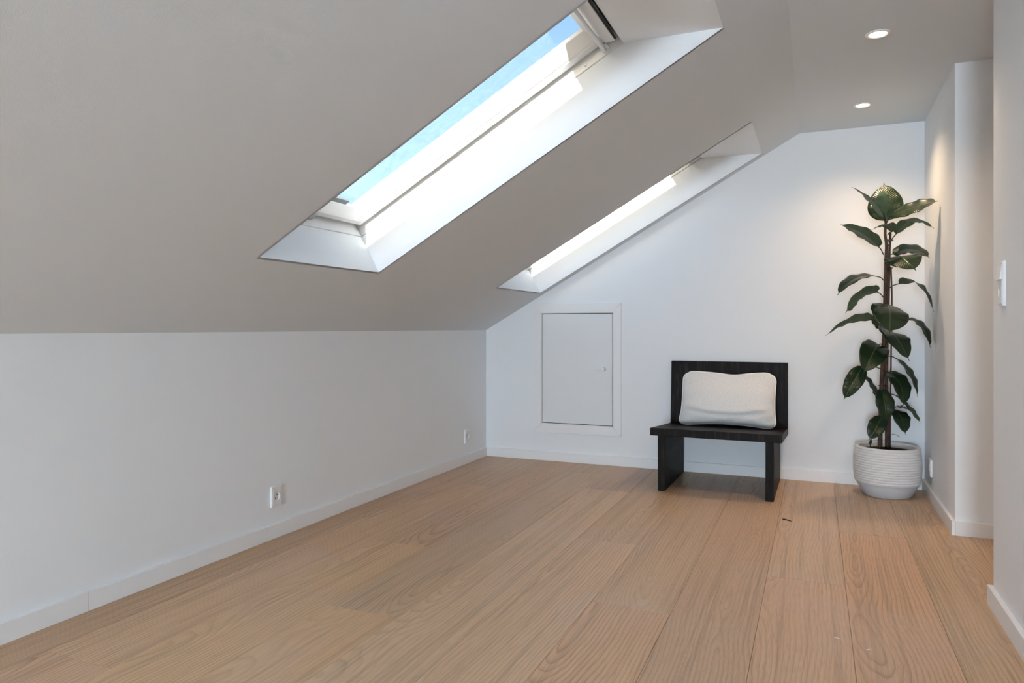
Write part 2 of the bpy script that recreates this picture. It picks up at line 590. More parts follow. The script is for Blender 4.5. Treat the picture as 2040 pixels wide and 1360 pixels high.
# baseboards
bl = struct(empty('baseboard_left', (0, 0, 0)))
box('board', (0, -3.0495, 0), (BBT, -BBT, BBH), TRIM, bl, bevel=0.0012)
box('board', (0, YB, 0), (BBT, -3.0505, BBH), TRIM, bl, bevel=0.0012)
struct(box('baseboard_end', (0, -BBT, 0), (XR - BBT, 0, BBH), TRIM, bevel=0.0012))
struct(box('baseboard_right', (XR - BBT, YN - BBT, 0), (XR, -0.0005, BBH), TRIM, bevel=0.0012))
struct(box('baseboard_passage', (XR + 0.0003, YN - BBT, 0), (XH, YN, BBH), TRIM, bevel=0.0012))
bf = struct(empty('baseboard_front', (XF, YF, 0)))
o = box('board', (-0.016, YB - YF, 0), (0, 0.016, BBH), TRIM, bf, bevel=0.0012)
o = box('board', (0.0003, 0, 0), (XH - XF, 0.016, BBH), TRIM, bf, bevel=0.0012)

# ------------------------------------------------------------------ roof windows
def ring(names, rect, prof, mat, parent, bevel=0.0):
    """four mitred members round the opening; prof = closed polygon of (distance in from the opening, n[, distance at the lower rail])"""
    s0, s1, y0, y1 = rect
    m = len(prof)
    def corner(k, d, db):
        return [(s0 + db, y0 + d), (s0 + db, y1 - d), (s1 - d, y1 - d), (s1 - d, y0 + d)][k]
    for k in range(4):
        vs = []
        for e in (k, (k + 1) % 4):
            for p in prof:
                s, y = corner(e, p[0], p[2] if len(p) > 2 else p[0])
                vs.append(SP(s, y, p[1]))
        fs = [(i, (i + 1) % m, m + (i + 1) % m, m + i) for i in range(m)]
        fs += [tuple(range(m)), tuple(range(m, 2 * m))]
        mesh_obj(names[k], vs, fs, mat, parent, bevel=bevel, bevel_seg=2)

def sbox(name, s, y, n, mat, parent, bevel=0.0, seg=2):
    vs = [SP(a, b, c) for c in n for a, b in ((s[0], y[0]), (s[1], y[0]), (s[1], y[1]), (s[0], y[1]))]
    return mesh_obj(name, vs, BOXF, mat, parent, bevel=bevel, bevel_seg=seg)

ST = 1.86                                     # upper edge of the opening at the frame
NL = 0.179                                    # lining depth
def roof_window(idx, y0, y1):
    w = struct(empty('window_%d' % idx, (0, 0, 0)))
    # plaster lining: three perpendicular reveals and a level one at the top
    k = 0.012
    def quadplate(name, a, b, c, d, out):
        pts = [a, b, c, d]
        vs = pts + [p + out for p in pts]
        return mesh_obj(name, vs, BOXF, WALL, w)
    es, ey = SP(1, 0, 0) - SP(0, 0, 0), Vector((0, 1, 0))
    quadplate('lining', SP(S0, y1, 0), SP(S1, y1, 0), SP(ST, y1, NL), SP(S0, y1, NL), ey * k)
    quadplate('lining', SP(S0, y0, 0), SP(S1, y0, 0), SP(ST, y0, NL), SP(S0, y0, NL), -ey * k)
    quadplate('lining', SP(S0, y0 - k, 0), SP(S0, y1 + k, 0), SP(S0, y1 + k, NL), SP(S0, y0 - k, NL), -es * k)
    quadplate('lining', SP(S1, y0 - k, 0), SP(S1, y1 + k, 0), SP(ST, y1 + k, NL), SP(ST, y0 - k, NL), Vector((0, 0, 1)) * k)
    rect = (S0, ST, y0, y1)
    fn = ['frame_rail', 'frame_stile', 'frame_rail', 'frame_stile']
    ring(fn, rect, [(0.003, NL + 0.003), (0.003, 0.262), (-0.07, 0.262), (-0.07, NL + 0.003)], LAC, w, 0.0015)
    ring(['sash_rail', 'sash_stile', 'sash_rail', 'sash_stile'], rect,
         [(0.011, 0.224, 0.026), (0.012, 0.222, 0.027), (0.050, 0.222, 0.048), (0.056, 0.227, 0.052), (0.060, 0.228, 0.053), (0.098, 0.266, 0.077), (0.098, 0.2695, 0.077), (0.072, 0.2695, 0.060), (0.066, 0.297, 0.060), (0.011, 0.297, 0.011)], LAC, w)
    ring(['cladding_rail', 'cladding_stile', 'cladding_rail', 'cladding_stile'], rect,
         [(-0.075, 0.2635), (-0.075, 0.292), (0.010, 0.292), (0.010, 0.2635)], CLAD, w)
    sbox('glass_pane', (S0 + 0.062, ST - 0.074), (y0 + 0.074, y1 - 0.074), (0.270, 0.284), GLASS, w)
    sbox('outer_glazing_strip', (S0 + 0.062, S0 + 0.086), (y0 + 0.105, y1 - 0.115), (0.2865, 0.296), GREYPLASTIC, w)
    sbox('top_hood', (ST - 0.098, ST + 0.10), (y0 - 0.07, y1 + 0.07), (0.299, 0.405), CLAD, w)
    # control bar, ventilation flap and its dark slot along the top
    ym = y1 - 0.012
    bar = tube('control_bar', [SP(1.788, y0 + 0.02, 0.196), SP(1.788, ym, 0.196)], 0.0085, PLASTIC, w, seg=14)
    for yy in (y0 + 0.016, ym + 0.001):
        sbox('bar_bracket', (1.780, 1.808), (yy - 0.005, yy + 0.005), (0.188, 0.216), PLASTIC, w, 0.002)
    vs = [SP(1.803, y0 + 0.03, 0.208), SP(1.838, y0 + 0.03, 0.192), SP(1.838, y1 - 0.028, 0.192), SP(1.803, y1 - 0.028, 0.208),
          SP(1.806, y0 + 0.03, 0.216), SP(1.841, y0 + 0.03, 0.200), SP(1.841, y1 - 0.028, 0.200), SP(1.806, y1 - 0.028, 0.216)]
    mesh_obj('ventilation_flap', vs, BOXF, PLASTIC, w, bevel=0.002)
    sbox('slot_shade_strip', (1.8385, 1.8475), (y0 + 0.025, y1 - 0.034), (0.196, 0.215), BLACK, w)  # black strip standing for the shade in the open slot
    yc = (y0 + y1) / 2
    h = sbox('sash_handle', (S0 + 0.022, S0 + 0.060), (yc - 0.075, yc + 0.003), (0.190, 0.2215), GREYPLASTIC, w, 0.008, 3)
    for s in (S0 + 0.06, ST - 0.16):
        sbox('blind_pin', (s - 0.005, s + 0.005), (y1 - 0.009, y1 - 0.003), (0.193, 0.203), PLASTIC, w, 0.002)
    return w

w1 = roof_window(1, *WY[0])
tag(w1, 'large open-lined roof window with blue sky behind the glass')
w2 = roof_window(2, *WY[1])
tag(w2, 'narrow-looking roof window beside the end wall')
w3 = roof_window(3, *WY[2])

# made-up gable window on the solid back wall, dressing the added fill lamp
GX0, GX1, GZ0, GZ1 = 1.45, 2.50, 0.20, 1.30
w4 = struct(empty('window_4', (0, 0, 0)))
for a_, b_ in (((GX0, YB, GZ0), (GX1, YB + 0.05, GZ0 + 0.05)), ((GX0, YB, GZ1 - 0.05), (GX1, YB + 0.05, GZ1)),
               ((GX0, YB, GZ0 + 0.05), (GX0 + 0.05, YB + 0.05, GZ1 - 0.05)), ((GX1 - 0.05, YB, GZ0 + 0.05), (GX1, YB + 0.05, GZ1 - 0.05))):
    box('frame_rail', a_, b_, LAC, w4, bevel=0.002)
box('glass_pane', (GX0 + 0.05, YB + 0.005, GZ0 + 0.05), (GX1 - 0.05, YB + 0.012, GZ1 - 0.05), GLASS, w4)

# added area lamps that brighten the room from out of view
def fill_light(loc, xa, ya, za, sx, sy, power):
    ld = bpy.data.lights.new('fill_light', 'AREA')
    ld.shape = 'RECTANGLE'
    ld.size, ld.size_y = sx, sy
    ld.energy = power
    ld.color = (0.70, 0.855, 1.0)
    lo = bpy.data.objects.new('fill_light', ld)
    lo.location = loc
    lo.rotation_euler = Matrix((xa, ya, za)).transposed().to_euler()
    return link(lo)
xa = SP(1, 0, 0) - SP(0, 0, 0)
za = SP(0, 0, 1) - SP(0, 0, 0)
fill_light(SP(1.19, sum(WY[2]) / 2, 0.165), xa, za.cross(xa), za, 1.25, 0.65, FILL_SIDE)  # fill lamp added inside the unseen third roof window
fill_light(((GX0 + GX1) / 2, YB + 0.055, (GZ0 + GZ1) / 2), Vector((1, 0, 0)), Vector((0, 0, 1)), Vector((0, -1, 0)), GX1 - GX0 - 0.1, GZ1 - GZ0 - 0.1, FILL_BACK)  # main fill lamp, added just in front of the solid back wall

# ------------------------------------------------------------------ hatch in the end wall
d1 = struct(empty('door_1', (0, 0, 0)))
tag(d1, 'small white access hatch in the end wall with a turn handle')
X0, X1, Z0, Z1 = 0.367, 0.995, 0.195, 1.087
cw, ct = DX0 - X0, 0.013
def casing(name, poly):
    vs = [(x, 0.0, z) for x, z in poly] + [(x, -ct, z) for x, z in poly]
    return mesh_obj(name, vs, BOXF, TRIM, d1, bevel=0.0012)
g = 0.0002
I0, I1, J0, J1 = DX0 - 0.004, DX1 + 0.004, DZ0 - 0.004, DZ1 + 0.004
casing('casing', [(X0 + g, Z0), (X1 - g, Z0), (I1 - g, J0), (I0 + g, J0)])
casing('casing', [(X0 + g, Z1), (X1 - g, Z1), (I1 - g, J1), (I0 + g, J1)])
casing('casing', [(X0, Z0 + g), (I0, J0 + g), (I0, J1 - g), (X0, Z1 - g)])
casing('casing', [(X1, Z0 + g), (I1, J0 + g), (I1, J1 - g), (X1, Z1 - g)])
jt = 0.010
multi('jamb', [box_v((DX0 - jt, -0.001, DZ0 - jt), (DX0, 0.115, DZ1 + jt)), box_v((DX1, -0.001, DZ0 - jt), (DX1 + jt, 0.115, DZ1 + jt)),
               box_v((DX0, -0.001, DZ0 - jt), (DX1, 0.115, DZ0)), box_v((DX0, -0.001, DZ1), (DX1, 0.115, DZ1 + jt)),
               box_v((DX0, 0.10, DZ0), (DX1, 0.115, DZ1))], TRIM, d1)
PANEL = paint('shade_greyed_hatch_paint', (0.81, 0.82, 0.825), rough=0.45, spec=0.4, scale=60, strength=0.02)  # greyer than the casing: recess shade put into the panel colour
GAP_SHADE = plain('dark_grey_gap_shade', (0.06, 0.06, 0.06), 0.8)  # dark strips paint the shade in the gap round the panel
multi('gap_shade_strip', [box_v((DX0, 0.002, DZ0), (DX0 + 0.0034, 0.012, DZ1)), box_v((DX1 - 0.0034, 0.002, DZ0), (DX1, 0.012, DZ1)),
               box_v((DX0, 0.002, DZ0), (DX1, 0.012, DZ0 + 0.0048)), box_v((DX0, 0.002, DZ1 - 0.0048), (DX1, 0.012, DZ1))], GAP_SHADE, d1)
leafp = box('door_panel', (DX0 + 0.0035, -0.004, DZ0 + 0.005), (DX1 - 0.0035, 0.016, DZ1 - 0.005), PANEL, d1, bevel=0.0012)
kx, kz = 0.877, 0.643
kn = lathe('turn_handle', [(0.0, 0.0), (0.0150, 0.0), (0.0150, 0.006), (0.009, 0.009), (0.009, 0.020), (0.014, 0.022), (0.014, 0.030), (0.011, 0.033), (0.0, 0.033)], PLASTIC, leafp, seg=28)
kn.location = (kx, -0.004, kz)
kn.rotation_euler = (math.pi / 2, 0, 0)
lev = mesh_obj('lever', [(kx - 0.050, -0.035, kz - 0.0055), (kx + 0.004, -0.037, kz - 0.009), (kx + 0.004, -0.027, kz - 0.009), (kx - 0.050, -0.030, kz - 0.0055),
                         (kx - 0.050, -0.035, kz + 0.0055), (kx + 0.004, -0.037, kz + 0.009), (kx + 0.004, -0.027, kz + 0.009), (kx - 0.050, -0.030, kz + 0.0055)],
               BOXF, PLASTIC, leafp, bevel=0.0025)

# ------------------------------------------------------------------ recessed lamps
def downlight(x, y, label, power=16.5):
    t = empty('recessed_lamp', (x, y, ZC))
    tag(t, label, 'lamp', 'recessed lamps in the flat ceiling')
    lathe('trim_ring', [(0.0315, -0.0005), (0.0315, -0.0030), (0.036, -0.0052), (0.042, -0.0056), (0.0462, -0.0040), (0.0470, -0.0005)], PLASTIC, t, seg=48)
    lathe('lamp_lens', [(0.0, -0.0032), (0.0300, -0.0032), (0.0312, -0.0012), (0.0312, -0.0004), (0.0, -0.0004)], LAMPLENS, t, seg=40)
    ld = bpy.data.lights.new('lamp_light', 'SPOT')
    ld.energy = power
    ld.color = (1.0, 0.715, 0.445)
    ld.spot_size = math.radians(132)
    ld.spot_blend = 1.0
    ld.shadow_soft_size = 0.028
    lo = bpy.data.objects.new('lamp_light', ld)
    lo.location = (0, 0, -0.012)
    link(lo, t)
    return t
downlight(2.411, -1.447, 'larger looking round recessed lamp nearer the top edge of the ceiling')
downlight(2.411, -0.462, 'smaller looking round recessed lamp above the tall plant')

# ------------------------------------------------------------------ sockets and switch
def rect_loop(w, h, n=32, r=0.0):
    """n points round a rectangle, starting at angle 0, matching a circle's angles"""
    out = []
    for k in range(n):
        a = 2 * math.pi * (k + 0.5) / n
        c, s = math.cos(a), math.sin(a)
        f = 1.0 / max(abs(c) / (w / 2), abs(s) / (h / 2))
        out.append((c * f, s * f))
    for cx_, cz_ in ((w / 2, h / 2), (-w / 2, h / 2), (-w / 2, -h / 2), (w / 2, -h / 2)):
        k = min(range(n), key=lambda i: (out[i][0] - cx_) ** 2 + (out[i][1] - cz_) ** 2)
        out[k] = (cx_, cz_)
    return out

def socket_insert(parent, cz, w, h, y):
    """insert plate with a round recess; local x across, y out of the wall, z up"""
    n = 40
    rl = rect_loop(w, h, n)
    ci = [(0.0192 * math.cos(2 * math.pi * (k + 0.5) / n), 0.0192 * math.sin(2 * math.pi * (k + 0.5) / n)) for k in range(n)]
    vs = [(a, y - 0.006, b + cz) for a, b in rl] + [(a, y, b + cz) for a, b in rl] + [(a, y, b + cz) for a, b in ci] + [(a * 0.95, y - 0.0095, b * 0.95 + cz) for a, b in ci]
    fs = []
    for ly in range(3):
        for k in range(n):
            fs.append((ly * n + k, ly * n + (k + 1) % n, (ly + 1) * n + (k + 1) % n, (ly + 1) * n + k))
    fs.append(tuple(3 * n + k for k in range(n)))
    ins = mesh_obj('socket_insert', vs, fs, PLASTIC, parent)
    for px, pz, pr in ((-0.0095, 0.004, 0.0026), (0.0095, 0.004, 0.0026), (0.0, -0.0095, 0.0028)):
        p = lathe('pin_hole', [(0.0, 0.0), (pr, 0.0), (pr, 0.0006), (0.0, 0.0006)], HOLE, ins, seg=14)
        p.location = (px, y - 0.0096, cz + pz)
        p.rotation_euler = (-math.pi / 2, 0, 0)
    return ins

def frame_plate(parent, w, h, iw, ih, d):
    """raised surround: outer rounded rectangle sloping to the inner opening"""
    def loop(w_, h_, y):
        return [(-w_ / 2, y, -h_ / 2), (w_ / 2, y, -h_ / 2), (w_ / 2, y, h_ / 2), (-w_ / 2, y, h_ / 2)]
    vs = loop(w, h, 0) + loop(w, h, d * 0.7) + loop(w - 0.004, h - 0.004, d) + loop(iw, ih, d) + loop(iw, ih, 0.0)
    fs = []
    for ly in range(4):
        for k in range(4):
            fs.append((ly * 4 + k, ly * 4 + (k + 1) % 4, (ly + 1) * 4 + (k + 1) % 4, (ly + 1) * 4 + k))
    fs.append((16, 17, 18, 19))
    fs.append((3, 2, 1, 0))
    return mesh_obj('surround', vs, fs, PLASTIC, parent, fix=True)

def wall_socket(loc, rz, label):
    t = empty('wall_socket', loc, (0, 0, rz))
    tag(t, label, 'socket', 'white wall sockets near the floor')
    frame_plate(t, 0.064, 0.090, 0.0512, 0.0762, 0.0095)
    socket_insert(t, 0.0, 0.050, 0.075, 0.0105)
    return t
# local +y must point out of the wall
wall_socket((0.0, -2.170, 0.181), -math.pi / 2, 'white three-pin wall socket on the knee wall, larger and nearer the viewer')
wall_socket((0.0, -0.315, 0.183), -math.pi / 2, 'small white wall socket on the knee wall close to the room corner')
wall_socket((XR, -0.262, 0.172), math.pi / 2, 'white wall socket half hidden behind the plant pot on the side wall')

sw = empty('switch_socket_combination', (XF, -1.972, 1.058), (0, 0, math.pi / 2))
tag(sw, 'white wall switch over a socket on the front wall at the picture edge', 'switch')
frame_plate(sw, 0.064, 0.140, 0.0512, 0.1262, 0.0095)
rk = mesh_obj('rocker', [(-0.0248, 0.0, 0.012), (0.0248, 0.0, 0.012), (0.0248, 0.0165, 0.012), (-0.0248, 0.0165, 0.012),
                         (-0.0248, 0.0, 0.0622), (0.0248, 0.0, 0.0622), (0.0248, 0.0095, 0.0622), (-0.0248, 0.0095, 0.0622)], BOXF, PLASTIC, sw, bevel=0.001)
socket_insert(sw, -0.0260, 0.0496, 0.0735, 0.0105)

# ------------------------------------------------------------------ bench
bench = empty('low_bench', (1.67, -0.35, 0.0))
tag(bench, 'low black-brown stained wooden bench with a tall flat backrest', 'bench')
def hexa(name, vs, mat, parent, bevel=0.0022):
    p = parent.location
    return mesh_obj(name, [(v[0] - p[0], v[1] - p[1], v[2] - p[2]) for v in vs], BOXF, mat, parent, bevel=bevel)
zt0, zt1, th_ = 0.357, 0.311, 0.042
hexa('seat', [(1.326, -0.651, zt0 - th_), (2.022, -0.662, zt0 - th_), (2.027, -0.058, zt1 - th_), (1.326, -0.052, zt1 - th_),
              (1.326, -0.651, zt0), (2.022, -0.662, zt0), (2.027, -0.058, zt1), (1.326, -0.052, zt1)], DARKOAK, bench)
def leg(x0, x1, yf, yb):
    def zl(y):
        return zt0 - th_ + (zt1 - zt0) * (y + 0.655) / 0.60
    hexa('leg', [(x0, yf, 0), (x1, yf, 0), (x1 + 0.006, yb, 0), (x0 + 0.006, yb, 0), (x0, yf, zl(yf)), (x1, yf, zl(yf)), (x1 + 0.006, yb, zl(yb)), (x0 + 0.006, yb, zl(yb))], DARKOAK, bench)
leg(1.3635, 1.4035, -0.624, -0.036)
leg(1.9385, 1.9800, -0.644, -0.036)
hexa('backrest', [(1.327, -0.0500, 0.275), (2.029, -0.0560, 0.275), (2.029, -0.0280, 0.275), (1.327, -0.0220, 0.275),
                  (1.332, -0.0380, 0.708), (2.029, -0.0440, 0.708), (2.029, -0.0120, 0.708), (1.332, -0.0080, 0.708)], DARKOAK, bench)

# ------------------------------------------------------------------ cushion
def cushion():
    t = empty('cushion', (1.696, -0.24, 0.327))
    tag(t, 'oatmeal linen cushion with pale piping leaning on the bench', 'cushion')
    N, M = 56, 36
    Wd, Hd, Td = 0.548, 0.325, 0.075
    rr = random.Random(3)
    def outline(u, v):
        # u, v in -1..1 : soft rectangle with slightly sunk sides and rounded, flared corners
        cx, cz = u, v
        k = 0.20
        cx = u * math.sqrt(1 - k * abs(v) ** 11)
        cz = v * math.sqrt(1 - k * 0.9 * abs(u) ** 15)
        x = cx * Wd / 2 * (1 - 0.03 * (1 - v * v) * abs(u) ** 2)
        z = cz * Hd / 2 * (1 - 0.07 * (1 - u * u) * abs(v) ** 2)
        if v > 0:
            z -= 0.010 * math.exp(-((u - 0.12) / 0.30) ** 2) * v ** 2
        if v < 0:
            x *= 1 + (0.10 if u < 0 else 0.05) * (-v) ** 5
            z += 0.010 * (1 - u * u) * (-v)
        return x, z
    def thick(u, v):
        e = max(0.0, 1 - abs(u) ** 2.6) ** 0.52 * max(0.0, 1 - abs(v) ** 2.4) ** 0.52
        return e
    def P(u, v, side):
        x, z = outline(u, v)
        e = thick(u, v)
        f = Td * e * (1.10 if side > 0 else 0.55)
        if side > 0:
            belly = 1 - 0.28 * v
            f *= belly
            # creases: a slack fold across the lower third and pulls from the corners
            f -= 0.012 * math.exp(-((v + 0.40 + 0.16 * math.cos(2.0 * u)) / 0.07) ** 2) * e
            f += 0.006 * math.exp(-((v + 0.27 + 0.16 * math.cos(2.0 * u)) / 0.09) ** 2) * e
            corner = (abs(u) ** 3) * e
            f += 0.011 * math.sin(11 * v + 6 * abs(u) + (0.8 if u > 0 else 0.0)) * corner
            f += 0.006 * math.sin(9 * u - 13 * v) * (abs(v) ** 3) * e
            f -= 0.008 * math.exp(-((u - 0.05) / 0.06) ** 2 - ((v - 0.62) / 0.35) ** 2)
            f += 0.009 * math.exp(-((v + 0.84) / 0.07) ** 2) * (1 if abs(u) > 0.6 else 0.2) * e
        y = -f if side > 0 else f
        zz = z + Hd / 2
        lean = 0.115 * (zz / Hd) - 0.02 * math.sin(math.pi * min(1, zz / Hd))
        return (x, y + lean, zz)
    vs, fs, uv = [], [], []
    def idx(i, j, s):
        return s * (N + 1) * (M + 1) + j * (N + 1) + i
    for s in (1, -1):
        for j in range(M + 1):
            for i in range(N + 1):
                u = math.sin((2 * i / N - 1) * math.pi / 2 * 0.98) / math.sin(math.pi / 2 * 0.98)
                v = math.sin((2 * j / M - 1) * math.pi / 2 * 0.98) / math.sin(math.pi / 2 * 0.98)
                vs.append(P(u, v, s))
                uv.append((u * 0.5 * Wd / Hd, v * 0.5))
    for s in (0, 1):
        for j in range(M):
            for i in range(N):
                q = (idx(i, j, s), idx(i + 1, j, s), idx(i + 1, j + 1, s), idx(i, j + 1, s))
                fs.append(q if s == 0 else q[::-1])
    body = mesh_obj('cushion_cover', vs, fs, LINEN, t, smooth=True, uv=uv, fix=False)
    bm = bmesh.new(); bm.from_mesh(body.data)
    bmesh.ops.remove_doubles(bm, verts=bm.verts, dist=1e-5)
    bm.to_mesh(body.data); bm.free()
    loop = []
    K = 28
    for k in range(K): loop.append(P(-1 + 2 * k / K, -1, 1))
    for k in range(K): loop.append(P(1, -1 + 2 * k / K, 1))
    for k in range(K): loop.append(P(1 - 2 * k / K, 1, 1))
    for k in range(K): loop.append(P(-1, 1 - 2 * k / K, 1))
    tube('piping', loop, 0.0050, PIPING, t, seg=8, close=True)
    t.rotation_euler = (0, 0, math.radians(-0.8))
    return t
cushion()

# ------------------------------------------------------------------ plant in its pot
LEAVES=[
 ((2.5280,-0.3641,1.4782),(2.5271,-0.3656,1.4887),(2.5255,-0.3500,1.5858),(2.5234,-0.3020,1.7043),0.086,(-0.1376,-0.8631,0.4860),-0.10),
 ((2.5279,-0.3647,1.4834),(2.5154,-0.4033,1.5160),(2.5136,-0.4258,1.5895),(2.5096,-0.4166,1.6482),0.040,(-0.3933,0.9194,0.0000),0.30),
 ((2.5255,-0.3652,1.4782),(2.5056,-0.4075,1.4967),(2.4355,-0.4809,1.5898),(2.3546,-0.5482,1.6508),0.050,(0.7937,0.1085,0.5986),0.20),
 ((2.5317,-0.3625,1.4782),(2.5476,-0.4113,1.5076),(2.6476,-0.4881,1.5338),(2.7399,-0.5683,1.5475),0.050,(-0.3364,-0.7093,0.6195),0.10),
 ((2.5171,-0.3505,1.3112),(2.4923,-0.3958,1.3479),(2.4035,-0.4881,1.4159),(2.2994,-0.5761,1.4561),0.056,(0.2043,0.2334,0.9507),0.30),
 ((2.5360,-0.3537,1.4147),(2.5554,-0.4021,1.4264),(2.5156,-0.5170,1.4465),(2.4163,-0.5921,1.4025),0.033,(-0.1561,0.1020,0.9825),0.15),
 ((2.5390,-0.3461,1.3564),(2.5758,-0.3578,1.4175),(2.6442,-0.4374,1.4719),(2.7361,-0.4742,1.4231),0.050,(-0.0954,0.2230,0.9701),0.10),
 ((2.5420,-0.3384,1.2979),(2.5586,-0.3656,1.3108),(2.6456,-0.3828,1.3293),(2.7250,-0.4141,1.2787),0.062,(0.3396,-0.5306,0.7767),0.15),
 ((2.5373,-0.3381,1.2766),(2.5784,-0.4551,1.2910),(2.5932,-0.5575,1.2696),(2.6387,-0.6251,1.2011),0.085,(-0.0451,-0.5985,0.7999),-0.05),
 ((2.5234,-0.3324,1.1696),(2.4887,-0.3799,1.1918),(2.3739,-0.4616,1.1790),(2.2878,-0.5202,1.0904),0.050,(-0.2108,-0.4276,0.8790),0.20),
 ((2.5217,-0.3236,1.0810),(2.4844,-0.3730,1.1102),(2.4061,-0.4609,1.0881),(2.3255,-0.5389,0.9960),0.062,(0.0405,0.6805,0.7317),0.15),
 ((2.5362,-0.3220,1.1240),(2.5936,-0.3321,1.1553),(2.6761,-0.4165,1.1424),(2.7390,-0.4440,0.9983),0.045,(0.6005,-0.2407,0.7625),0.20),
 ((2.5255,-0.3054,0.9268),(2.4582,-0.3697,0.9617),(2.3569,-0.4675,0.9585),(2.2303,-0.5651,0.8766),0.050,(-0.2911,0.4241,0.8575),0.20),
 ((2.5306,-0.3018,0.9132),(2.5180,-0.2463,0.9324),(2.4918,-0.2683,0.9544),(2.4615,-0.2813,0.9901),0.046,(0.5149,-0.6985,0.4969),0.10),
 ((2.5371,-0.3115,1.0297),(2.5336,-0.3817,1.0439),(2.5324,-0.5345,0.9854),(2.5242,-0.6032,0.8935),0.092,(0.2741,-0.6409,0.7170),0.02),
 ((2.5452,-0.2999,0.9539),(2.6292,-0.3184,0.9642),(2.6962,-0.3441,0.9266),(2.7327,-0.3719,0.8151),0.050,(0.6553,-0.3478,0.6706),0.25),
 ((2.5357,-0.2981,0.8996),(2.5277,-0.3680,0.9080),(2.5667,-0.4818,0.8669),(2.6220,-0.5125,0.7501),0.078,(0.4881,-0.6227,0.6116),0.10),
 ((2.5189,-0.2972,0.8233),(2.4964,-0.3401,0.8282),(2.4623,-0.4525,0.7894),(2.4107,-0.5290,0.6801),0.070,(0.1799,-0.8088,0.5599),0.25),
 ((2.5175,-0.2842,0.6946),(2.4158,-0.3944,0.7143),(2.3698,-0.4467,0.6333),(2.3204,-0.4787,0.5383),0.046,(0.1233,-0.7678,0.6287),0.25),
 ((2.5165,-0.2658,0.5152),(2.4960,-0.2448,0.5207),(2.4687,-0.2456,0.5945),(2.4223,-0.2763,0.6627),0.036,(0.8228,-0.3762,0.4260),0.30),
 ((2.5286,-0.2670,0.5761),(2.5094,-0.3261,0.5884),(2.5215,-0.3862,0.5097),(2.5288,-0.3830,0.4231),0.048,(0.2852,-0.9244,0.2532),0.30),
 ((2.5429,-0.2704,0.6671),(2.5381,-0.3280,0.6813),(2.5935,-0.3696,0.6186),(2.6071,-0.3855,0.5093),0.064,(0.6187,-0.6729,0.4056),0.25),
 ((2.5369,-0.2834,0.7659),(2.5865,-0.2946,0.7517),(2.6462,-0.3343,0.6656),(2.6785,-0.3313,0.5531),0.046,(0.7311,-0.3342,0.5948),0.30),
 ((2.5464,-0.2567,0.5512),(2.5830,-0.2411,0.5512),(2.6474,-0.2570,0.4845),(2.6996,-0.2565,0.4090),0.040,(0.2910,0.2365,0.9270),0.20),
 ((2.5470,-0.2495,0.4847),(2.5753,-0.2048,0.4814),(2.6127,-0.2214,0.4861),(2.6527,-0.2261,0.4733),0.036,(0.0314,-0.0733,0.9968),0.10),
 ((2.5471,-0.2483,0.4736),(2.5724,-0.2375,0.4764),(2.6050,-0.2997,0.4358),(2.6250,-0.3129,0.3479),0.055,(0.5149,-0.6985,0.4969),0.15),
 ((2.5197,-0.2557,0.4319),(2.5112,-0.3031,0.4383),(2.4830,-0.3587,0.3854),(2.4471,-0.3740,0.3181),0.044,(-0.0777,-0.9365,0.3420),0.35),
 ((2.4581,-0.2964,0.2609),(2.4568,-0.2969,0.2801),(2.4593,-0.2959,0.2965),(2.4631,-0.2942,0.3157),0.007,(0.3839,-0.8975,0.2169),0.10),
]
STEM1=[(2.5069,-0.2635,0.2480),(2.5082,-0.2780,0.3928),(2.5136,-0.2877,0.6101),(2.5195,-0.2897,0.7550),(2.5255,-0.3054,0.9268),(2.5278,-0.3224,1.0944),(2.5283,-0.3306,1.1723),(2.5297,-0.3428,1.2899),(2.5315,-0.3495,1.3591),(2.5248,-0.3591,1.4200),(2.5271,-0.3656,1.4887)]
STEM2=[(2.5485,-0.2022,0.2411),(2.5464,-0.2181,0.3874),(2.5406,-0.2386,0.5605),(2.5389,-0.2597,0.7541),(2.5421,-0.2795,0.9541),(2.5445,-0.2912,1.0737),(2.5463,-0.3153,1.2539),(2.5476,-0.3229,1.3288),(2.5516,-0.3376,1.4293)]
STAKE=[(2.5641,-0.1635,0.2416),(2.5642,-0.2055,0.6499),(2.5658,-0.2520,1.0474),(2.5584,-0.2869,1.2422)]
ROOT=[(2.5585,-0.2286,0.3315),(2.5762,-0.2215,0.3357),(2.5941,-0.2132,0.3287),(2.6094,-0.2056,0.3189)]
TIES=[(2.5435,-0.3206,1.2414),(2.5446,-0.3360,1.3868),(2.5183,-0.2743,0.6037)]
# pot [ 2.545 -0.226  0.264]
POT = Vector((2.545, -0.226, 0.0))
plant = empty('potted_rubber_plant', POT)
tag(plant, 'tall rubber plant with dark glossy leaves in a ribbed white pot', 'plant')

prof = [(0.146, 0.0745), (0.1605, 0.0745)]
nr = 14
zA, zB = 0.077, 0.268
for i in range(nr):
    for q, bulge in ((0.06, 0.0), (0.25, 0.0030), (0.5, 0.0038), (0.75, 0.0030), (0.94, 0.0)):
        f = (i + q) / nr
        z = zA + (zB - zA) * f
        r = 0.1595 + 0.0065 * math.sin(f * math.pi) ** 0.7 - 0.003 * max(0.0, f - 0.6) / 0.4
        prof.append((r + bulge, z))
rt = prof[-1][0]
prof += [(rt - 0.002, 0.2705), (rt - 0.006, 0.2715), (0.1445, 0.2700), (0.1425, 0.262), (0.1425, 0.225)]
pot = lathe('pot', prof, POTWHITE, plant, seg=96)
lathe('foot_band', [(0.0, 0.0), (0.112, 0.0), (0.117, 0.003), (0.1215, 0.010), (0.1580, 0.0735), (0.150, 0.0748), (0.0, 0.0748)], POTGREY, pot, seg=96)
lathe('soil', [(0.1424, 0.228), (0.1424, 0.243), (0.10, 0.246), (0.05, 0.248), (0.0, 0.249)], SOIL, pot, seg=48)

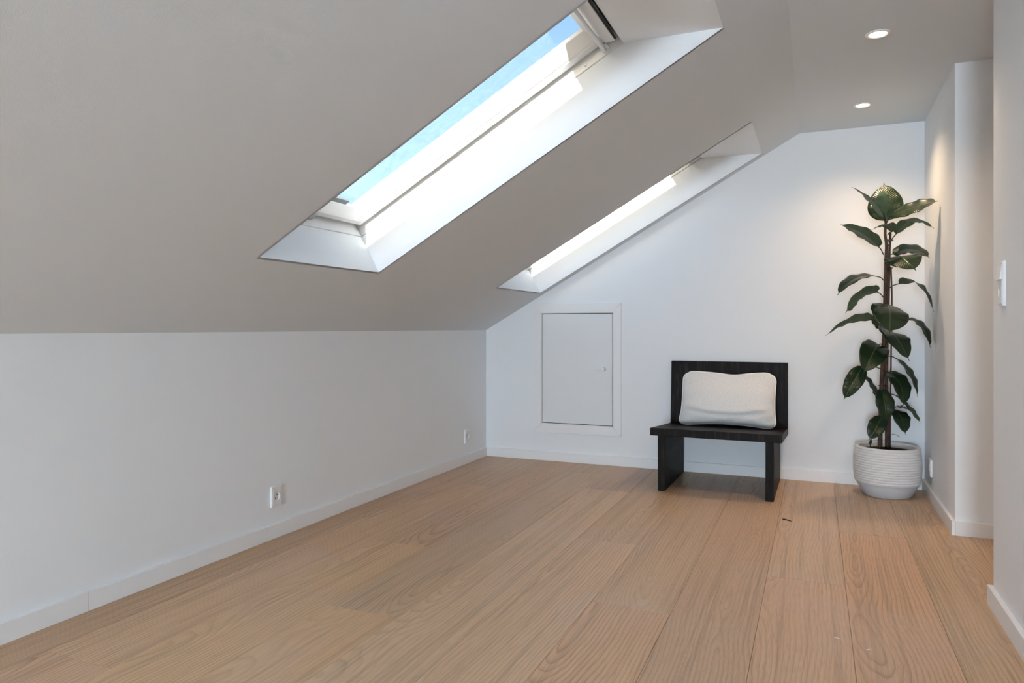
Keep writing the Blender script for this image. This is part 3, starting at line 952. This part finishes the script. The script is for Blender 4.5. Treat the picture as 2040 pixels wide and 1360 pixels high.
def rel(p):
    return Vector(p) - POT
s1 = catmull([rel(p) for p in STEM1], 4)
tube('stem', s1, [0.0125 - 0.0062 * i / (len(s1) - 1) for i in range(len(s1))], BARK, plant, seg=10)
s2 = catmull([rel(p) for p in STEM2], 4)
tube('stem', s2, [0.0145 - 0.0085 * (i / (len(s2) - 1)) ** 0.6 for i in range(len(s2))], BARK, plant, seg=10)
tube('support_cane', catmull([rel(p) for p in STAKE], 4), 0.0042, CANE, plant, seg=8)
tube('air_root', catmull([rel(p) for p in ROOT], 4), 0.0012, BARK, plant, seg=6)
for i, p in enumerate(TIES):
    c0 = rel(p)
    lp = [(c0.x + 0.019 * math.cos(a), c0.y + 0.017 * math.sin(a), c0.z + 0.003 * math.sin(2 * a)) for a in [2 * math.pi * k / 20 for k in range(20)]]
    tube('tie_wire', lp, 0.0018 if i != 1 else 0.0032, TIEGREEN if i == 1 else BLACK, plant, seg=6, close=True)

def make_leaf(stem, base, mid, tip, hw, nrm, fold, seed):
    stem, base, mid, tip, nrm = rel(stem), rel(base), rel(mid), rel(tip), Vector(nrm)
    rr = random.Random(seed)
    ctrl = mid * 2 - (base + tip) * 0.5
    def C(t):
        return base * (1 - t) ** 2 + ctrl * 2 * t * (1 - t) + tip * t * t
    def D(t):
        return ((ctrl - base) * 2 * (1 - t) + (tip - ctrl) * 2 * t).normalized()
    NL_, M = 18, 10
    ph = rr.uniform(0, 6.28)
    top, uvs = [], []
    Ns = []
    for i in range(NL_ + 1):
        t = i / NL_
        T = D(t)
        N = (nrm - T * nrm.dot(T)).normalized()
        B = T.cross(N)
        body = min(1.0, t / 0.94)
        w = hw * max(0.0, math.sin(math.pi * body ** 0.88)) ** 0.52
        if t > 0.90:
            w = max(w, hw * 0.06 * (1 - t) / 0.10 + 0.0006)
        w = max(w, 0.0012)
        for j in range(M + 1):
            u = 2 * j / M - 1
            x = u * w
            lift = fold * abs(x) - 0.9 * fold * x * x / max(hw, 1e-4) * 0.5 + 0.0035 * math.sin(7 * t * math.pi + ph + (1.5 if u > 0 else 0)) * u * u * (w / hw)
            top.append(C(t) + B * x + N * lift)
            Ns.append(N)
            uvs.append((j / M, t))
    n = len(top)
    vs = top + [p - N * 0.0009 for p, N in zip(top, Ns)]
    fs, mi = [], []
    def id_(i, j): return i * (M + 1) + j
    for i in range(NL_):
        for j in range(M):
            a, b, c, d = id_(i, j), id_(i, j + 1), id_(i + 1, j + 1), id_(i + 1, j)
            fs.append((a, b, c, d)); mi.append(0)
            fs.append((n + d, n + c, n + b, n + a)); mi.append(1)
    rim = [id_(0, j) for j in range(M + 1)] + [id_(i, M) for i in range(1, NL_ + 1)] + [id_(NL_, j) for j in range(M - 1, -1, -1)] + [id_(i, 0) for i in range(NL_ - 1, 0, -1)]
    for k in range(len(rim)):
        a, b = rim[k], rim[(k + 1) % len(rim)]
        fs.append((b, a, n + a, n + b)); mi.append(1)
    lf = mesh_obj('leaf', vs, fs, [LEAFTOP, LEAFBACK], plant, smooth=True, midx=mi, uv=uvs + uvs, fix=False)
    if (base - stem).length > 0.004:
        m_ = (stem + base) * 0.5 + Vector((0, 0, 0.006))
        tube('leaf_stalk', catmull([stem, m_, base, base + D(0) * 0.015], 4), 0.0027, PETIOLE, lf, seg=7)
    return lf
for k, (a, b, c_, d, hw, nn, fo) in enumerate(LEAVES):
    make_leaf(a, b, c_, d, hw, nn, fo, k)

# ------------------------------------------------------------------ bits left on the floor
def chip(x, y, pts, th, mat, name, label, cat):
    vs = [(x + a, y + b, 0.0) for a, b in pts] + [(x + a * 0.9, y + b * 0.9, th) for a, b in pts]
    n = len(pts)
    fs = [tuple(range(n))[::-1], tuple(range(n, 2 * n))] + [(i, (i + 1) % n, n + (i + 1) % n, n + i) for i in range(n)]
    return tag(mesh_obj(name, vs, fs, mat), label, cat)
chip(2.057, -0.992, [(-0.022, 0.016), (-0.010, 0.014), (0.008, 0.000), (0.022, -0.016), (0.012, -0.010), (-0.008, -0.002), (-0.020, 0.006)], 0.003,
     DARKOAK, 'wood_splinter', 'small black splinter lying on the oak floor before the bench', 'splinter')
PAINTCHIP = plain('dried_white_paint', (0.8, 0.8, 0.79), 0.6)
chip(2.242, -2.315, [(-0.009, 0.003), (0.0, 0.002), (0.010, -0.004), (0.002, -0.001)], 0.0012, PAINTCHIP, 'paint_fleck',
     'tiny white paint fleck on the plank left of the other fleck', 'fleck')
chip(2.321, -2.363, [(-0.006, -0.001), (0.006, 0.003), (0.007, 0.005), (-0.004, 0.002)], 0.0012, PAINTCHIP, 'paint_fleck',
     'tiny white paint fleck nearest the bottom edge of the picture', 'fleck')
